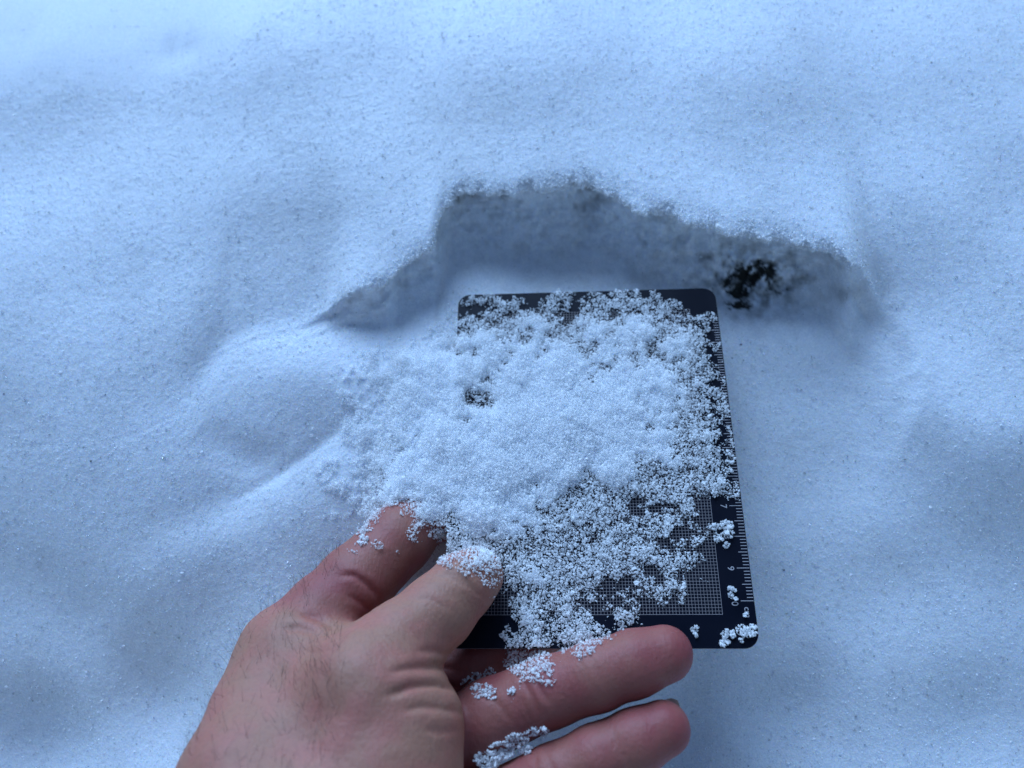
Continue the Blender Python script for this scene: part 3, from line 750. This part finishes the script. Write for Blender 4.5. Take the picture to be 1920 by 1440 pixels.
def grain_cloud(name, pts, tree, parent=None):
    me = bpy.data.meshes.new(name); n = len(pts)
    me.vertices.add(n); me.vertices.foreach_set('co', (pts[:, :3] * MM).astype(np.float32).ravel())
    a = me.attributes.new('turn', 'FLOAT_VECTOR', 'POINT'); a.data.foreach_set('vector', rng.uniform(0, 6.28, n * 3).astype(np.float32))
    szs = pts[:, 3:4] * rng.uniform(0.5, 1.55, (n, 3)) * MM
    a = me.attributes.new('size', 'FLOAT_VECTOR', 'POINT'); a.data.foreach_set('vector', szs.astype(np.float32).ravel())
    o = bpy.data.objects.new(name, me); sc.collection.objects.link(o)
    md = o.modifiers.new('grains', 'NODES'); md.node_group = tree
    if parent: o.parent = parent
    return o
T_ICE = grain_tree('ice_grain_scatter', ICE, 2, 1.0)
T_GL = grain_tree('surface_grain_scatter', GLINT, 1, 40.0)
hg = grain_cloud('snow_grains', grains, T_ICE)
tag(hg, 'loose translucent ice grains scattered over the heap and the black card', 'ice grains', kind='stuff')

# grains standing out of the snow surface everywhere
inpic = (ppx > -60) & (ppx < 1980) & (ppy > -60) & (ppy < 1500)
vsel = np.where(inpic & (soil < .25))[0]
Gn = gnorm(G).reshape(-1, 3); Gn[Gn[:, 2] < -0.9] *= 1
if Gn[200 * nx + nx // 2, 2] < 0: Gn = -Gn
lipw = np.exp(-(np.concatenate([t_top[::-1] / 4, u * 10, 99 + t_fl])[:, None] * np.ones((1, nx))).ravel() ** 2) * np.repeat(ls[None, :], ny, 0).ravel()
rowsp = np.concatenate([np.ones(len(t_top)), np.full(len(u), .22), np.ones(len(t_fl))])[vsel // nx]
prob = rowsp * (1 + 40 * lipw[vsel]); prob /= prob.sum()
gs = rng.choice(vsel, 140000, replace=False, p=prob)
rad = np.clip(rng.lognormal(math.log(.12), .40, len(gs)), .05, .5) * (1 + 1.3 * np.clip(lipw[gs], 0, 1))
gp = V[gs] + rng.normal(0, .15, (len(gs), 3)) + Gn[gs] * (rad * rng.uniform(-.35, .45, len(gs)))[:, None]
sg = grain_cloud('surface_grains', np.concatenate([gp, rad[:, None]], 1), T_GL)
ms = rng.choice(vsel, 22000, replace=False, p=rowsp / rowsp.sum())
mr = np.clip(rng.lognormal(math.log(.15), .35, len(ms)), .08, .4)
mp_ = V[ms] + Gn[ms] * (mr * .6)[:, None]
GLASS, gnt, gb = new_mat('clear_crystal')
gb.inputs['Roughness'].default_value = 0.0; gb.inputs['IOR'].default_value = 1.5; gb.inputs['Transmission Weight'].default_value = 1.0
tag(grain_cloud('clear_crystals', np.concatenate([mp_, mr[:, None]], 1), grain_tree('crystal_scatter', GLASS, 1, 70.0)), 'sparse clear ice crystals sparkling on the snow surface', 'ice crystals', kind='stuff')
tag(sg, 'fine glittering ice grains covering the whole snow surface', 'ice grains', kind='stuff')

# ------------------------------------------------------------------ separate small clumps
ICO = None
def ico_unit():
    import bmesh
    b = bmesh.new(); bmesh.ops.create_icosphere(b, subdivisions=2, radius=1.0); b.verts.ensure_lookup_table()
    v = np.array([x.co[:] for x in b.verts]); f = np.array([[l.index for l in p.verts] for p in b.faces]); b.free(); return v, f
UV_, UF_ = ico_unit()
def support(x, y, default):
    i = int(round((x - X0) / hs)); j = int(round((y - Y0) / hs))
    if 0 <= i < sup.shape[0] and 0 <= j < sup.shape[1] and sup[i, j] > -55: return sup[i, j]
    return default
def clump(lab, spots, z_hint=0.0, name='snow_clump'):
    pts = []
    for (px, py, rx, ry, n) in spots:
        for _ in range(int(n * 5)):
            a = random.uniform(0, 6.28); r_ = math.sqrt(random.random())
            q = px2w(px + rx * r_ * math.cos(a), py + ry * r_ * math.sin(a), z_hint)
            pts.append((q[0], q[1], min(0.6, max(.1, random.lognormvariate(math.log(.22), .38)))))
    mxx = sum(p_[0] for p_ in pts) / len(pts); myy = sum(p_[1] for p_ in pts) / len(pts)
    pts.sort(key=lambda p_: math.hypot(p_[0] - mxx, p_[1] - myy))
    vs_, fs_ = [], []; placed = []
    for (x, y, r) in pts:
        sp_ = support(x, y, z_hint)
        if sp_ < z_hint - 9: continue
        z = sp_ + r * .7
        for (a, b, c, q) in placed:
            d_ = math.hypot(x - a, y - b)
            if d_ < (r + q) * .55: z = max(z, c + (r + q) * .38)
        if placed:                                   # grains of one clump touch each other
            dq = [math.dist((x, y, z), p_[:3]) / (r + p_[3]) for p_ in placed]; kq = int(np.argmin(dq))
            if dq[kq] > 2.6: continue
            if dq[kq] > .9:
                a, b, c, q = placed[kq]; f_ = .9 / dq[kq]; x, y, z = a + (x - a) * f_, b + (y - b) * f_, c + (z - c) * f_
        placed.append((x, y, z, r))
        k = len(vs_) * 0 + sum(len(v_) for v_ in vs_)
        Rm = np.linalg.qr(np.random.default_rng(len(placed) + int(abs(x * 100))).normal(size=(3, 3)))[0]
        vv = UV_ * (1 + .35 * noise(UV_ * 3 + np.array([x, y, z]) * 7, 3.5, 3)[:, None]) * np.array([random.uniform(.75, 1.25) for _ in range(3)])
        vs_.append(vv @ Rm * r + np.array([x, y, z])); fs_.append(UF_ + k)
    o = mesh_np(name, np.concatenate(vs_) * MM, np.concatenate(fs_), ICE)
    return tag(o, lab, 'snow clump', 'small snow clumps fallen on the card and the hand')
clump('snow clump at the edge of the grid just below the digit 7', [(1340,988,16,8,14),(1362,985,12,10,22),(1366,1000,10,10,18),(1346,1008,9,10,12)])
clump('tiny snow crumb under the largest clump beside the grid', [(1362,1023,6,6,6)])
clump('ragged snow crumb lying across the number 10', [(1368,1105,5,6,6),(1376,1107,6,4,5),(1370,1117,5,6,6),(1378,1124,4,3,4)])
clump('tiny snow crumb touching the letters cm', [(1396,1154,4,4,5)])
clump('knobbly snow clump in the bottom right corner of the card', [(1392,1183,13,12,26),(1403,1186,9,10,14),(1410,1176,7,7,9),(1413,1190,4,6,4),(1390,1199,6,6,6)])
clump('small snow crumb just left of the corner clump', [(1373,1190,5,8,9)])
clump('pear shaped snow clump at the bottom edge of the card', [(1356,1190,5,8,9),(1357,1206,9,8,18)])
clump('small snow crumb beside the tip of the upper outstretched finger', [(1302,1180,8,7,9),(1304,1190,5,5,4)])
clump('grey snow clump in the gap between thumb base and finger', [(890,1268,18,12,22),(915,1262,14,12,18),(868,1280,10,10,8)], 2)
clump('wet snow clump on the root of the upper outstretched finger', [(905,1295,22,16,30),(925,1300,12,14,14)], 4)
clump('single drop like snow crumb on the middle of the upper finger', [(960,1297,9,8,9),(985,1302,5,8,4)], 8)
clump('long trail of wet snow between the two outstretched fingers', [(1010,1372,22,10,26),(970,1388,22,14,40),(940,1408,24,18,56),(915,1425,26,18,50),(985,1400,14,16,22),(1000,1432,10,10,10)], 6)
clump('snow clump stuck to the side of the index finger', [(685,1003,8,12,18),(688,1020,11,8,16),(673,998,6,9,8)], 2)

# ------------------------------------------------------------------ dirt specks on the snow
vv_, ff_ = [], []; cnt_ = 0
cand = vsel[(Gn[vsel, 2] > .5)]
for i in rng.choice(cand, 70, replace=False):
    r = random.uniform(.12, .34)
    v_ = UV_ * np.array([random.uniform(.5, 1.8), random.uniform(.5, 1), random.uniform(.4, .8)]) * r
    a = random.uniform(0, 6.28); c_, s_ = math.cos(a), math.sin(a)
    v_ = v_ @ np.array([[c_, s_, 0], [-s_, c_, 0], [0, 0, 1]]) + V[i] + Gn[i] * .15
    vv_.append(v_); ff_.append(UF_ + cnt_); cnt_ += len(UV_)
tag(mesh_np('dirt_specks', np.concatenate(vv_) * MM, np.concatenate(ff_), SPECK), 'tiny dark dirt specks sprinkled over the snow surface', 'dirt', kind='stuff')
print('ground tris', len(Fq) * 2, 'hand quads', len(HF))
